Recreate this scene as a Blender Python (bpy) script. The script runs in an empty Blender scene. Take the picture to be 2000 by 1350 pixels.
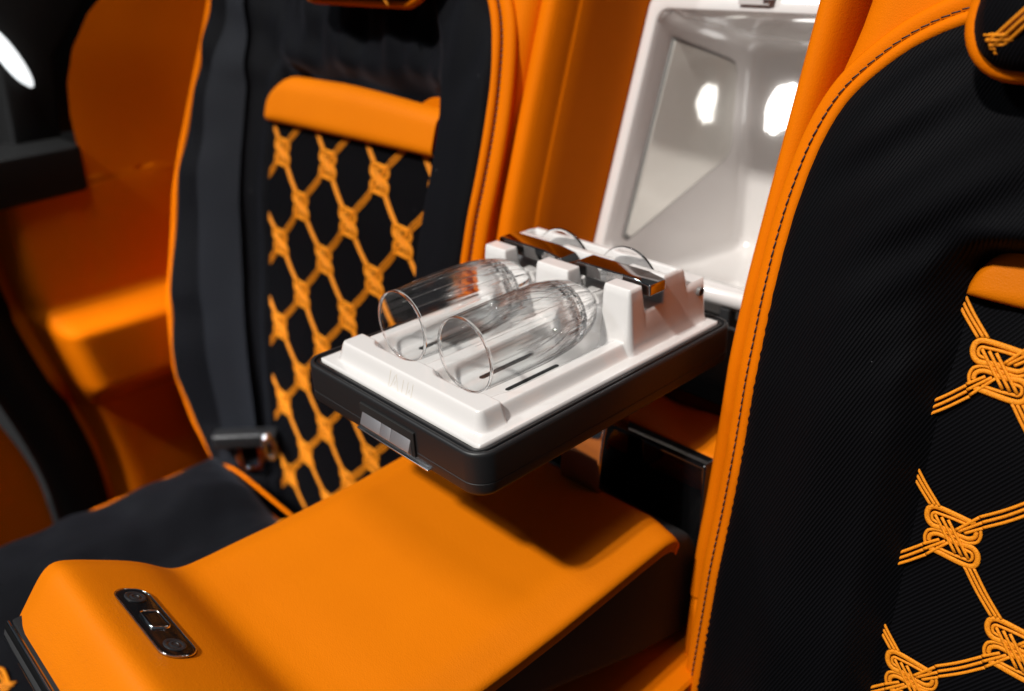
import bpy, bmesh, math, random
import numpy as np
from mathutils import Vector, Matrix, noise
random.seed(7)
R = math.radians
scene = bpy.context.scene

# ------------------------------------------------------------------ camera
CAM = Vector((.5745, -.3642, .373))
AZ, EL, ROLL, FPX = R(-47.66), R(-25.7), R(2.43), 1707.12      # focal length in pixels of a 2000 px wide frame
fwd = Vector((math.sin(AZ)*math.cos(EL), math.cos(AZ)*math.cos(EL), math.sin(EL)))
rgt = fwd.cross(Vector((0, 0, 1))).normalized()
dwn = fwd.cross(rgt)
c_, s_ = math.cos(ROLL), math.sin(ROLL)
rgt, dwn = c_*rgt + s_*dwn, -s_*rgt + c_*dwn
cam_data = bpy.data.cameras.new('camera')
cam = bpy.data.objects.new('camera', cam_data)
scene.collection.objects.link(cam)
m = Matrix.Identity(4)
for i in range(3):
    m[i][0], m[i][1], m[i][2], m[i][3] = rgt[i], -dwn[i], -fwd[i], CAM[i]
cam.matrix_world = m
cam_data.sensor_width = 36
cam_data.lens = 36*FPX/2000
cam_data.clip_start, cam_data.clip_end = .02, 50
cam_data.dof.use_dof = True
cam_data.dof.focus_distance = .735
cam_data.dof.aperture_fstop = 3.0
scene.camera = cam

# ------------------------------------------------------------------ world, lamps, exposure
world = bpy.data.worlds.new('World')
scene.world = world
world.use_nodes = True
world.node_tree.nodes['Background'].inputs[0].default_value = (.75, .87, 1, 1)
world.node_tree.nodes['Background'].inputs[1].default_value = .050

def area_lamp(name, loc, target, sx, sy, power, color=(1, 1, 1), spin=0):
    L = bpy.data.lights.new(name, 'AREA')
    L.shape = 'RECTANGLE'; L.size, L.size_y = sx, sy
    L.energy = power; L.color = color
    o = bpy.data.objects.new(name, L)
    scene.collection.objects.link(o)
    o.location = loc
    o.rotation_euler = (Vector(target)-Vector(loc)).to_track_quat('-Z', 'Y').to_euler()
    o.rotation_euler.rotate_axis('Z', spin)
    return o
# a pair of ceiling tubes in front of and above the rear seats, and a broad softer row to the left
TUBES = [area_lamp('ceiling_tube', (-.55, -9.4, 12.2), (0, .1, -.1), .30, .80, 1390, (1, .965, .91)),
         area_lamp('ceiling_tube', (.05, -9.4, 12.2), (0, .1, -.1), .30, .80, 1390, (1, .965, .91)),
         area_lamp('ceiling_tube', (-3.9, -4.8, 6.0), (-.2, .1, -.1), .30, .7, 175, (.90, .96, 1))]
area_lamp('overhead_fill', (.10, -.6, 3.2), (-.1, .0, -.1), 1.0, 1.0, 34, (1, .985, .96))  # unseen soft lamp added overhead to brighten upward faces like the armrest
DL = area_lamp('doorway_light', (-1.06, -.95, .85), (-1.0, -.02, -.30), .25, .3, 3.0, (.95, .97, 1))
DL.data.spread = R(38)

vs = scene.view_settings
vs.view_transform = 'Standard'; vs.look = 'None'; vs.gamma = 1; vs.exposure = 0; vs.use_curve_mapping = False
cy = scene.cycles
cy.use_denoising = True
cy.max_bounces = 14; cy.diffuse_bounces = 5; cy.glossy_bounces = 6; cy.transmission_bounces = 14
cy.caustics_refractive = True; cy.caustics_reflective = False; cy.blur_glossy = .5
cy.sample_clamp_indirect = 4.0

# ------------------------------------------------------------------ materials
MATS = {}
def nodes_of(name):
    mt = bpy.data.materials.new(name); mt.use_nodes = True
    nt = mt.node_tree
    return mt, nt, nt.nodes['Principled BSDF']
def plain(name, color, rough=.5, metal=0, coat=0, coat_rough=.05, spec=.5, bump=None, sheen=0, vary=0):
    mt, nt, b = nodes_of(name)
    b.inputs['Base Color'].default_value = (*color, 1)
    b.inputs['Roughness'].default_value = rough
    b.inputs['Metallic'].default_value = metal
    b.inputs['Coat Weight'].default_value = coat
    b.inputs['Coat Roughness'].default_value = coat_rough
    b.inputs['Specular IOR Level'].default_value = spec
    if sheen:
        b.inputs['Sheen Weight'].default_value = sheen
        b.inputs['Sheen Roughness'].default_value = .45
        b.inputs['Sheen Tint'].default_value = (.75, .82, 1, 1)
    tc = nt.nodes.new('ShaderNodeTexCoord')
    if bump:
        scale, strength, dist = bump
        n = nt.nodes.new('ShaderNodeTexNoise'); n.inputs['Scale'].default_value = scale; n.inputs['Detail'].default_value = 3
        nt.links.new(tc.outputs['Object'], n.inputs['Vector'])
        bp = nt.nodes.new('ShaderNodeBump'); bp.inputs['Strength'].default_value = strength; bp.inputs['Distance'].default_value = dist
        nt.links.new(n.outputs['Fac'], bp.inputs['Height']); nt.links.new(bp.outputs['Normal'], b.inputs['Normal'])
    if vary:
        n2 = nt.nodes.new('ShaderNodeTexNoise'); n2.inputs['Scale'].default_value = 9; n2.inputs['Detail'].default_value = 4
        nt.links.new(tc.outputs['Object'], n2.inputs['Vector'])
        mr = nt.nodes.new('ShaderNodeMapRange'); mr.inputs['To Min'].default_value = max(0, rough-vary); mr.inputs['To Max'].default_value = rough+vary
        nt.links.new(n2.outputs['Fac'], mr.inputs['Value']); nt.links.new(mr.outputs['Result'], b.inputs['Roughness'])
    MATS[name] = mt
    return mt

def leather(name, color, rough, spec=.12):
    mt, nt, b = nodes_of(name)
    tc = nt.nodes.new('ShaderNodeTexCoord')
    vor = nt.nodes.new('ShaderNodeTexVoronoi'); vor.inputs['Scale'].default_value = 480; vor.feature = 'DISTANCE_TO_EDGE'
    ns = nt.nodes.new('ShaderNodeTexNoise'); ns.inputs['Scale'].default_value = 260; ns.inputs['Detail'].default_value = 4
    n3 = nt.nodes.new('ShaderNodeTexNoise'); n3.inputs['Scale'].default_value = 11; n3.inputs['Detail'].default_value = 5
    for n in (vor, ns, n3): nt.links.new(tc.outputs['Object'], n.inputs['Vector'])
    add = nt.nodes.new('ShaderNodeMath'); add.operation = 'MULTIPLY_ADD'; add.inputs[1].default_value = .8
    nt.links.new(ns.outputs['Fac'], add.inputs[0]); nt.links.new(vor.outputs['Distance'], add.inputs[2])
    bp = nt.nodes.new('ShaderNodeBump'); bp.inputs['Strength'].default_value = .30; bp.inputs['Distance'].default_value = .0008
    nt.links.new(add.outputs[0], bp.inputs['Height']); nt.links.new(bp.outputs['Normal'], b.inputs['Normal'])
    mx = nt.nodes.new('ShaderNodeMixRGB'); mx.inputs['Color1'].default_value = (*color, 1)
    mx.inputs['Color2'].default_value = (color[0]*.9, color[1]*.86, color[2]*.8, 1)
    nt.links.new(n3.outputs['Fac'], mx.inputs['Fac']); nt.links.new(mx.outputs['Color'], b.inputs['Base Color'])
    b.inputs['Roughness'].default_value = rough
    b.inputs['Specular IOR Level'].default_value = spec
    MATS[name] = mt
    return mt

def fabric(name, axis, scale, sheen=.012, lo=(.0010, .0010, .0013), hi=(.0055, .0055, .0072)):
    """black twill: fine diagonal ribs, slightly lighter on the crest"""
    mt, nt, b = nodes_of(name)
    tc = nt.nodes.new('ShaderNodeTexCoord')
    dot = nt.nodes.new('ShaderNodeVectorMath'); dot.operation = 'DOT_PRODUCT'; dot.inputs[1].default_value = axis
    nt.links.new(tc.outputs['Object'], dot.inputs[0])
    ns = nt.nodes.new('ShaderNodeTexNoise'); ns.inputs['Scale'].default_value = 40; ns.inputs['Detail'].default_value = 2
    nt.links.new(tc.outputs['Object'], ns.inputs['Vector'])
    ma = nt.nodes.new('ShaderNodeMath'); ma.operation = 'MULTIPLY_ADD'; ma.inputs[1].default_value = .0006
    nt.links.new(ns.outputs['Fac'], ma.inputs[0]); nt.links.new(dot.outputs['Value'], ma.inputs[2])
    mul = nt.nodes.new('ShaderNodeMath'); mul.operation = 'MULTIPLY'; mul.inputs[1].default_value = scale
    nt.links.new(ma.outputs[0], mul.inputs[0])
    sn = nt.nodes.new('ShaderNodeMath'); sn.operation = 'SINE'
    nt.links.new(mul.outputs[0], sn.inputs[0])
    fine = nt.nodes.new('ShaderNodeTexNoise'); fine.inputs['Scale'].default_value = 900; fine.inputs['Detail'].default_value = 2
    nt.links.new(tc.outputs['Object'], fine.inputs['Vector'])
    ad = nt.nodes.new('ShaderNodeMath'); ad.operation = 'MULTIPLY_ADD'; ad.inputs[1].default_value = .9
    nt.links.new(fine.outputs['Fac'], ad.inputs[0]); nt.links.new(sn.outputs[0], ad.inputs[2])
    bp = nt.nodes.new('ShaderNodeBump'); bp.inputs['Strength'].default_value = .55; bp.inputs['Distance'].default_value = .0005
    nt.links.new(ad.outputs[0], bp.inputs['Height']); nt.links.new(bp.outputs['Normal'], b.inputs['Normal'])
    cr = nt.nodes.new('ShaderNodeValToRGB')
    cr.color_ramp.elements[0].position = .25; cr.color_ramp.elements[0].color = (*lo, 1)
    cr.color_ramp.elements[1].position = 1.0; cr.color_ramp.elements[1].color = (*hi, 1)
    mr = nt.nodes.new('ShaderNodeMapRange'); mr.inputs['From Min'].default_value = -.8; mr.inputs['From Max'].default_value = 1.9
    nt.links.new(ad.outputs[0], mr.inputs['Value']); nt.links.new(mr.outputs['Result'], cr.inputs['Fac'])
    vo = nt.nodes.new('ShaderNodeTexVoronoi'); vo.inputs['Scale'].default_value = 75
    nt.links.new(tc.outputs['Object'], vo.inputs['Vector'])
    sx = nt.nodes.new('ShaderNodeSeparateColor'); nt.links.new(vo.outputs['Color'], sx.inputs[0])
    big = nt.nodes.new('ShaderNodeMath'); big.operation = 'GREATER_THAN'; big.inputs[1].default_value = .90
    nt.links.new(sx.outputs[0], big.inputs[0])
    near = nt.nodes.new('ShaderNodeMath'); near.operation = 'LESS_THAN'; near.inputs[1].default_value = .045
    nt.links.new(vo.outputs['Distance'], near.inputs[0])
    both = nt.nodes.new('ShaderNodeMath'); both.operation = 'MULTIPLY'
    nt.links.new(big.outputs[0], both.inputs[0]); nt.links.new(near.outputs[0], both.inputs[1])
    lint = nt.nodes.new('ShaderNodeMixRGB'); lint.inputs['Color2'].default_value = (.16, .16, .17, 1)
    nt.links.new(both.outputs[0], lint.inputs['Fac']); nt.links.new(cr.outputs['Color'], lint.inputs['Color1'])
    nt.links.new(lint.outputs['Color'], b.inputs['Base Color'])
    b.inputs['Roughness'].default_value = .62
    b.inputs['Specular IOR Level'].default_value = .05
    b.inputs['Sheen Weight'].default_value = sheen
    b.inputs['Sheen Roughness'].default_value = .4
    b.inputs['Sheen Tint'].default_value = (.75, .82, 1, 1)
    MATS[name] = mt
    return mt

def thread(name, color):
    mt, nt, b = nodes_of(name)
    tc = nt.nodes.new('ShaderNodeTexCoord')
    w = nt.nodes.new('ShaderNodeTexNoise'); w.inputs['Scale'].default_value = 1400; w.inputs['Detail'].default_value = 1
    nt.links.new(tc.outputs['Object'], w.inputs['Vector'])
    bp = nt.nodes.new('ShaderNodeBump'); bp.inputs['Strength'].default_value = .7; bp.inputs['Distance'].default_value = .0006
    nt.links.new(w.outputs['Fac'], bp.inputs['Height']); nt.links.new(bp.outputs['Normal'], b.inputs['Normal'])
    mx = nt.nodes.new('ShaderNodeMixRGB')
    mx.inputs['Color1'].default_value = (color[0]*.68, color[1]*.60, color[2]*.6, 1); mx.inputs['Color2'].default_value = (*color, 1)
    mr = nt.nodes.new('ShaderNodeMapRange'); mr.inputs['From Min'].default_value = .35; mr.inputs['From Max'].default_value = .55
    nt.links.new(w.outputs['Fac'], mr.inputs['Value']); nt.links.new(mr.outputs['Result'], mx.inputs['Fac'])
    nt.links.new(mx.outputs['Color'], b.inputs['Base Color'])
    b.inputs['Roughness'].default_value = .55
    b.inputs['Specular IOR Level'].default_value = .2
    MATS[name] = mt
    return mt

def glass(name):
    # thin blown wall towards the rim (straight-through transmission with a Fresnel sheen), solid refracting base towards the stem
    mt, nt, b = nodes_of(name)
    nt.nodes.remove(b)
    out = nt.nodes['Material Output']
    tc = nt.nodes.new('ShaderNodeTexCoord'); sp = nt.nodes.new('ShaderNodeSeparateXYZ')
    nt.links.new(tc.outputs['Object'], sp.inputs[0])
    mr = nt.nodes.new('ShaderNodeMapRange'); mr.interpolation_type = 'SMOOTHSTEP'
    mr.inputs['From Min'].default_value = .140; mr.inputs['From Max'].default_value = .172
    mr.inputs['To Min'].default_value = .0; mr.inputs['To Max'].default_value = 1
    nt.links.new(sp.outputs['Y'], mr.inputs['Value'])
    rim = nt.nodes.new('ShaderNodeMath'); rim.operation = 'LESS_THAN'; rim.inputs[1].default_value = .0640
    nt.links.new(sp.outputs['Y'], rim.inputs[0])
    mxm = nt.nodes.new('ShaderNodeMath'); mxm.operation = 'MAXIMUM'
    nt.links.new(mr.outputs['Result'], mxm.inputs[0]); nt.links.new(rim.outputs[0], mxm.inputs[1])
    lw = nt.nodes.new('ShaderNodeLayerWeight'); lw.inputs['Blend'].default_value = .5
    pw = nt.nodes.new('ShaderNodeMath'); pw.operation = 'POWER'; pw.inputs[1].default_value = 6.0
    nt.links.new(lw.outputs['Facing'], pw.inputs[0])
    ma = nt.nodes.new('ShaderNodeMath'); ma.operation = 'MULTIPLY_ADD'; ma.inputs[1].default_value = .45; ma.inputs[2].default_value = .03
    nt.links.new(pw.outputs[0], ma.inputs[0])
    tr = nt.nodes.new('ShaderNodeBsdfTransparent'); tr.inputs['Color'].default_value = (.985, .99, .99, 1)
    # colour darkened edge-on, painting in the dark outlines that refraction gives
    p2 = nt.nodes.new('ShaderNodeMath'); p2.operation = 'POWER'; p2.inputs[1].default_value = 7.0
    nt.links.new(lw.outputs['Facing'], p2.inputs[0])
    ab = nt.nodes.new('ShaderNodeMixRGB'); ab.inputs['Color1'].default_value = (.985, .99, .99, 1); ab.inputs['Color2'].default_value = (.06, .065, .065, 1)
    nt.links.new(p2.outputs[0], ab.inputs['Fac']); nt.links.new(ab.outputs['Color'], tr.inputs['Color'])
    gl = nt.nodes.new('ShaderNodeBsdfGlossy'); gl.inputs['Roughness'].default_value = .015
    thin = nt.nodes.new('ShaderNodeMixShader')
    nt.links.new(ma.outputs[0], thin.inputs[0]); nt.links.new(tr.outputs[0], thin.inputs[1]); nt.links.new(gl.outputs[0], thin.inputs[2])
    gs = nt.nodes.new('ShaderNodeBsdfGlass'); gs.inputs['IOR'].default_value = 1.52; gs.inputs['Roughness'].default_value = 0
    mix = nt.nodes.new('ShaderNodeMixShader')
    nt.links.new(mxm.outputs[0], mix.inputs[0]); nt.links.new(thin.outputs[0], mix.inputs[1]); nt.links.new(gs.outputs[0], mix.inputs[2])
    nt.links.new(mix.outputs[0], out.inputs['Surface'])
    MATS[name] = mt
    return mt

leather('orange leather', (.66, .166, .0012), .48)
leather('orange leather smooth', (.66, .148, .001), .60, .02)
fabric('black twill', (.93, 0, -.37), 2300)
fabric('lit far twill', (.78, 0, -.62), 2200, .06, (.0022, .0023, .0029), (.0085, .009, .012))  # lighter bluish copy of the twill, highlight on the far seat put into colour
fabric('black twill panel', (.80, 0, -.60), 2100)
fabric('belt webbing', (0, 0, 1), 1500, .03, (.011, .012, .015), (.021, .023, .029))
thread('orange thread', (.84, .275, .010))
plain('stitch thread', (.012, .010, .010), .7)
plain('white plastic', (.68, .655, .640), .20, coat=1.0, coat_rough=.05, bump=(60, .02, .0006), vary=.05)
plain('engraved', (.52, .46, .36), .5)
plain('satin black', (.011, .011, .012), .46, bump=(1500, .05, .0002), vary=.06)
plain('gasket', (.006, .006, .007), .38)
plain('piano black', (.004, .004, .0045), .07, coat=1, coat_rough=.02)
plain('matte black', (.008, .008, .009), .75)
plain('slot black', (.003, .003, .003), .8)
plain('chrome', (.86, .86, .87), .04, 1)
plain('dark chrome', (.42, .41, .41), .05, 1)
plain('bright trim', (.92, .93, .95), .26, 1)
plain('brushed steel', (.72, .74, .78), .48, 1, bump=(700, .25, .0004))
plain('mirror panel', (.80, .79, .74), .07, .45, coat=1)
plain('grey edge', (.17, .165, .16), .3, coat=.4)
plain('dark glass', (.004, .006, .007), .05, coat=1)
plain('rubber', (.004, .004, .004), .6, spec=.2)
plain('plate black', (.004, .004, .0045), .16, spec=.4)
plain('button', (.02, .021, .024), .35)
glass('crystal')
mt, nt, b = nodes_of('etched glass')
nt.nodes.remove(b)
_t = nt.nodes.new('ShaderNodeBsdfTransparent'); _d = nt.nodes.new('ShaderNodeBsdfGlossy'); _d.inputs['Roughness'].default_value = .35; _d.inputs['Color'].default_value = (.9, .9, .9, 1)
_m = nt.nodes.new('ShaderNodeMixShader'); _m.inputs[0].default_value = .55
nt.links.new(_t.outputs[0], _m.inputs[1]); nt.links.new(_d.outputs[0], _m.inputs[2]); nt.links.new(_m.outputs[0], nt.nodes['Material Output'].inputs['Surface'])
MATS['etched glass'] = mt
mt, nt, b = nodes_of('streak glow')
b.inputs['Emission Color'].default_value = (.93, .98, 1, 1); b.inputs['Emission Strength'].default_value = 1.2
MATS['streak glow'] = mt
mt, nt, b = nodes_of('glare glow')
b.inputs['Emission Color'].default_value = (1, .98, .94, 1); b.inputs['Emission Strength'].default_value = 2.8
MATS['glare glow'] = mt

# ------------------------------------------------------------------ building helpers
COL = scene.collection
def mesh(name, verts, faces, mat, parent=None, smooth=True, sharp=None):
    me = bpy.data.meshes.new(name)
    me.from_pydata([tuple(v) for v in verts], [], faces)
    me.update()
    me.materials.append(MATS[mat])
    if smooth:
        for p in me.polygons: p.use_smooth = True
        if sharp: me.set_sharp_from_angle(angle=R(sharp))
    o = bpy.data.objects.new(name, me)
    COL.objects.link(o)
    if parent is not None: o.parent = parent
    return o
def from_bm(name, bm, mat, parent=None, sharp=35):
    bmesh.ops.recalc_face_normals(bm, faces=bm.faces)
    me = bpy.data.meshes.new(name); bm.to_mesh(me); bm.free()
    me.materials.append(MATS[mat])
    for p in me.polygons: p.use_smooth = True
    if sharp: me.set_sharp_from_angle(angle=R(sharp))
    o = bpy.data.objects.new(name, me); COL.objects.link(o)
    if parent is not None: o.parent = parent
    return o
def thing(name, label, cat, loc=(0, 0, 0), group=None):
    o = bpy.data.objects.new(name, None); COL.objects.link(o)
    o.empty_display_size = .02
    o.location = loc
    o['label'] = label; o['category'] = cat
    if group: o['group'] = group
    return o
def tag(o, label, cat, group=None):
    o['label'] = label; o['category'] = cat
    if group: o['group'] = group
    return o
def settle(root):
    """parts are modelled in world coordinates; keep them there although the thing's empty sits at its base"""
    bpy.context.view_layer.update()
    inv = root.matrix_world.inverted()
    for ch in root.children: ch.matrix_parent_inverse = inv
def box(name, lo, hi, mat, parent=None, bevel=.002, seg=3, taper=None):
    bm = bmesh.new()
    bmesh.ops.create_cube(bm, size=1)
    for v in bm.verts:
        v.co = Vector([lo[i] + (v.co[i]+.5)*(hi[i]-lo[i]) for i in range(3)])
    if bevel:
        bmesh.ops.bevel(bm, geom=bm.edges[:], offset=bevel, segments=seg, profile=.6, affect='EDGES')
    return from_bm(name, bm, mat, parent)
def prism(name, poly, axis, a, b, mat, parent=None, bevel=.002, seg=3, sharp=35):
    """closed polygon extruded along an axis. poly gives the other two coordinates in order"""
    bm = bmesh.new()
    def P(u, v, t):
        return {0: (t, u, v), 1: (u, t, v), 2: (u, v, t)}[axis]
    va = [bm.verts.new(P(u, v, a)) for u, v in poly]
    vb = [bm.verts.new(P(u, v, b)) for u, v in poly]
    bm.faces.new(va); bm.faces.new(vb[::-1])
    n = len(poly)
    for i in range(n): bm.faces.new((va[i], va[(i+1) % n], vb[(i+1) % n], vb[i]))
    bmesh.ops.recalc_face_normals(bm, faces=bm.faces)
    if bevel:
        bmesh.ops.bevel(bm, geom=[e for e in bm.edges if e.calc_face_angle(0) > R(20)], offset=bevel, segments=seg, profile=.6, affect='EDGES')
    return from_bm(name, bm, mat, parent, sharp)
def grid(name, f, us, vs_, mat, parent=None, flip=False):
    verts = [f(u, v) for v in vs_ for u in us]
    nu = len(us)
    faces = []
    for j in range(len(vs_)-1):
        for i in range(nu-1):
            q = (j*nu+i, j*nu+i+1, (j+1)*nu+i+1, (j+1)*nu+i)
            faces.append(q[::-1] if flip else q)
    return mesh(name, verts, faces, mat, parent)
def lin(a, b, n): return [a + (b-a)*i/(n-1) for i in range(n)]
def smooth_path(pts, n, closed=False):
    """Catmull-Rom through pts, resampled to about n points"""
    pts = [Vector(p) for p in pts]
    if len(pts) == 2: return [pts[0].lerp(pts[1], i/(n-1)) for i in range(n)]
    out = []
    L = len(pts)
    segs = L if closed else L-1
    per = max(2, n//segs)
    for i in range(segs):
        if closed: p0, p1, p2, p3 = pts[i-1], pts[i], pts[(i+1) % L], pts[(i+2) % L]
        else: p0, p1, p2, p3 = pts[max(i-1, 0)], pts[i], pts[i+1], pts[min(i+2, L-1)]
        for k in range(per):
            t = k/per
            out.append(.5*((2*p1) + (-p0+p2)*t + (2*p0-5*p1+4*p2-p3)*t*t + (-p0+3*p1-3*p2+p3)*t**3))
    if not closed: out.append(pts[-1])
    return out
def tube_data(path, ru, rv, up, seg=8, closed=False, taper=False, verts=None, faces=None, cap=True):
    """tube with an elliptical section: ru sideways, rv along 'up'"""
    verts = [] if verts is None else verts
    faces = [] if faces is None else faces
    base = len(verts); n = len(path)
    for i, p in enumerate(path):
        if closed: t = path[(i+1) % n]-path[i-1]
        else: t = path[min(i+1, n-1)]-path[max(i-1, 0)]
        t.normalize()
        upv = up(p) if callable(up) else Vector(up)
        side = t.cross(upv)
        if side.length < 1e-6: side = t.orthogonal()
        side.normalize(); nn = side.cross(t).normalized()
        k = 1
        if taper and (i == 0 or i == n-1): k = .55
        for s in range(seg):
            a = 2*math.pi*s/seg
            verts.append(p + side*(ru*k*math.cos(a)) + nn*(rv*k*math.sin(a)))
    for i in range(n if closed else n-1):
        j = (i+1) % n
        for s in range(seg):
            s2 = (s+1) % seg
            faces.append((base+i*seg+s, base+i*seg+s2, base+j*seg+s2, base+j*seg+s))
    if cap and not closed:
        faces.append(tuple(base+s for s in range(seg))[::-1])
        faces.append(tuple(base+(n-1)*seg+s for s in range(seg)))
    return verts, faces
def tube(name, path, ru, mat, parent=None, rv=None, up=(0, -1, 0), seg=10, closed=False):
    v, f = tube_data([Vector(p) for p in path], ru, rv or ru, up, seg, closed)
    return mesh(name, v, f, mat, parent)
def loft(name, loops, mat, parent=None, cap0=False, cap1=False, sharp=None):
    n = len(loops[0]); verts = [p for l in loops for p in l]; faces = []
    for j in range(len(loops)-1):
        for i in range(n):
            k = (i+1) % n
            faces.append((j*n+i, j*n+k, (j+1)*n+k, (j+1)*n+i))
    if cap0: faces.append(tuple(range(n))[::-1])
    if cap1: faces.append(tuple((len(loops)-1)*n+i for i in range(n)))
    return mesh(name, verts, faces, mat, parent, sharp=sharp)
def outward(o):
    bm = bmesh.new(); bm.from_mesh(o.data)
    bmesh.ops.recalc_face_normals(bm, faces=bm.faces)
    if bm.calc_volume(signed=True) < 0: bmesh.ops.reverse_faces(bm, faces=bm.faces)
    bm.to_mesh(o.data); bm.free()
    return o
def rrect(cx, cy_, hx, hy, r, seg=7):
    r = min(r, hx, hy)
    out = []
    for (sx, sy, a0) in ((1, 1, 0), (-1, 1, 90), (-1, -1, 180), (1, -1, 270)):
        for k in range(seg+1):
            a = R(a0 + 90*k/seg)
            out.append((cx+sx*(hx-r)+r*math.cos(a), cy_+sy*(hy-r)+r*math.sin(a)))
    return out
def ss(a, b, x):
    t = min(1, max(0, (x-a)/(b-a))); return t*t*(3-2*t)
def sd_rr(x, y, cx, cy_, hx, hy, r):
    qx, qy = abs(x-cx)-hx+r, abs(y-cy_)-hy+r
    return math.hypot(max(qx, 0), max(qy, 0)) + min(max(qx, qy), 0) - r
def nz(x, y, z=0): return noise.noise(Vector((x, y, z)))

# the lean of the seat backs and of the console between them (y for a height z)
ZT = np.array([-.9, -.70, -.52, -.44, -.38, -.30, -.22, -.157, -.083, -.013, .06, .15, .30, .45, .6])
YT = np.array([.21, .222, .232, .238, .245, .2535, .2635, .2765, .2885, .2975, .316, .346, .398, .450, .50])
_zz = np.linspace(-.9, .6, 601); _yy = np.interp(_zz, ZT, YT)
_k = np.exp(-np.linspace(-2, 2, 25)**2); _k /= _k.sum()
_yy = np.convolve(np.pad(_yy, 12, mode='reflect', reflect_type='odd'), _k, mode='valid')
def yp(z): return float(np.interp(z, _zz, _yy))
def lean(z): return math.atan2(yp(z+.01)-yp(z-.01), .02)

# ------------------------------------------------------------------ centre console
console = thing('center_console', 'orange leather console frame between the two rear seats', 'console', (0, .3, -.7))
def post(side):
    sec = [(.222, .10), (.210, .05), (.200, .022), (.192, .008), (.184, .001), (.176, -.0045), (.169, -.0065), (.163, -.005),
           (.1595, -.0005), (.157, .006), (.1545, .018), (.1535, .028), (.1535, .0325), (.1525, .034), (.1515, .037), (.1512, .06), (.1512, .10), (.1512, .14), (.1512, .19)]
    if side > 0: sec[:8] = [(.187, .12), (.1865, .07), (.185, .035), (.183, .014), (.180, .004), (.1765, -.0015), (.171, -.0055), (.1645, -.0055)]
    zs = lin(-.275, .46, 50) if side > 0 else lin(-.7, .46, 70)
    return grid('frame_post', lambda i, z: (side*sec[int(i)][0], yp(z)+sec[int(i)][1], z), range(len(sec)), zs, 'orange leather smooth', console, flip=side < 0)
post(-1); post(1)
def lower_post():
    sec = [(.222, .10), (.210, .05), (.200, .022), (.192, .010), (.184, .003), (.176, -.001), (.169, -.003), (.163, -.001), (.159, .004), (.157, .014), (.156, .06)]
    zs = [-.2785]+lin(-.281, -.75, 24)
    return grid('lower_frame_post', lambda i, z: (sec[int(i)][0], yp(z)+sec[int(i)][1]+(.006 if z > -.2795 else 0), z), range(len(sec)), zs, 'orange leather smooth', console)
lower_post()
grid('lower_panel', lambda x, z: (x, yp(z)+.032+.004*nz(x*8, z*8), z), lin(-.165, .165, 16), lin(-.75, -.19, 30), 'orange leather smooth', console)
# shelf behind the armrest with its folds, recess behind it
grid('shelf', lambda x, y: (x, y, -.127 + .0030*math.sin(x*60+y*55)*ss(.285, .32, y) - .012*ss(.296, .284, y)), lin(-.1535, .1535, 40), lin(.279, .385, 30), 'orange leather', console)
box('recess_back', (-.152, .395, -.15), (.152, .402, -.035), 'satin black', console, .001)
box('recess_sill', (-.1525, .362, -.128), (.1525, .394, -.110), 'piano black', console, .002)
box('hinge_cover', (.0200, .274, -.34), (.1570, .296, -.1285), 'piano black', console, .005, 4)
box('hinge_cover_far', (-.1570, .276, -.34), (.0185, .296, -.1300), 'piano black', console, .005, 4)
prism('base', [(-.45, -.46), (.288, -.46), (.288, -.352), (.10, -.356), (-.45, -.37)], 0, -.185, .1935, 'orange leather smooth', console, .008, 3)
# chrome foot that carries the tray
prism('bracket', [(.2105, -.178), (.262, -.178), (.262, -.045), (.244, -.045), (.2340, -.065), (.2262, -.085), (.2200, -.105), (.2155, -.125), (.2125, -.145), (.2110, -.162)], 0, .0125, .0672, 'dark chrome', console, .003, 4, 60)
settle(console)

# ------------------------------------------------------------------ refrigerator in the console
fridge = thing('refrigerator_box', 'white plastic drinks compartment with glossy liner set into the orange console', 'cool box', (0, .43, -.03))
ZC0 = .128
def floop(hx, z0, z1, ybase, leanf, r):
    return [(x, ybase+leanf*z, z) for x, z in rrect(0, (z0+z1)/2, hx, (z1-z0)/2, r)]
FX, FY = .0200, .032
def fl2(hx, z0, z1, yb, lf, r): return floop(hx+FX, z0, z1, yb+FY, lf, r)
frame = loft('frame', [fl2(.1305, -.034, .291, .475, .36, .016), fl2(.1305, -.034, .291, .420, .36, .016), fl2(.1295, -.033, .290, .4165, .36, .015),
                       fl2(.1275, -.031, .288, .4155, .36, .014), fl2(.1165, -.019, .276, .4155, .36, .016), fl2(.1145, -.017, .274, .4165, .36, .016),
                       fl2(.1135, -.016, .273, .4195, .36, .016), fl2(.1125, -.015, .272, .432, .36, .016)], 'white plastic', fridge)
loft('liner', [fl2(.1124, -.0148, .2715, .432, .36, .016), fl2(.1115, -.022, .266, .445, .355, .018), fl2(.1112, -.062, .262, .462, .34, .018), fl2(.109, -.082, .235, .62, .14, .02), fl2(.108, -.086, .220, .700, .02, .02),
               fl2(.106, -.083, .217, .712, .01, .02), fl2(.100, -.078, .212, .719, .0, .02), fl2(.09, -.07, .20, .721, .0, .02)], 'white plastic', fridge, cap1=True)
def pane(name, k, x0, x1, mat):
    pts = [(.573, .2385), (.699, .1985), (.714, .1915), (.721, .1785), (.721, .0785), (.715, .0655), (.703, .0565), (.491, -.0085), (.4825, -.0015)]
    cyy, czz = .63, .115
    pts = [(cyy+(y-cyy)*k[0], czz+(z-czz)*k[1]) for y, z in pts]
    return prism(name, pts, 0, x0, x1, mat, fridge, .0012, 2)
pane('side_mirror', (.972, .962), -.1315, -.1268, 'mirror panel')
pane('mirror_frame', (1, 1), -.133, -.1282, 'grey edge')
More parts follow.
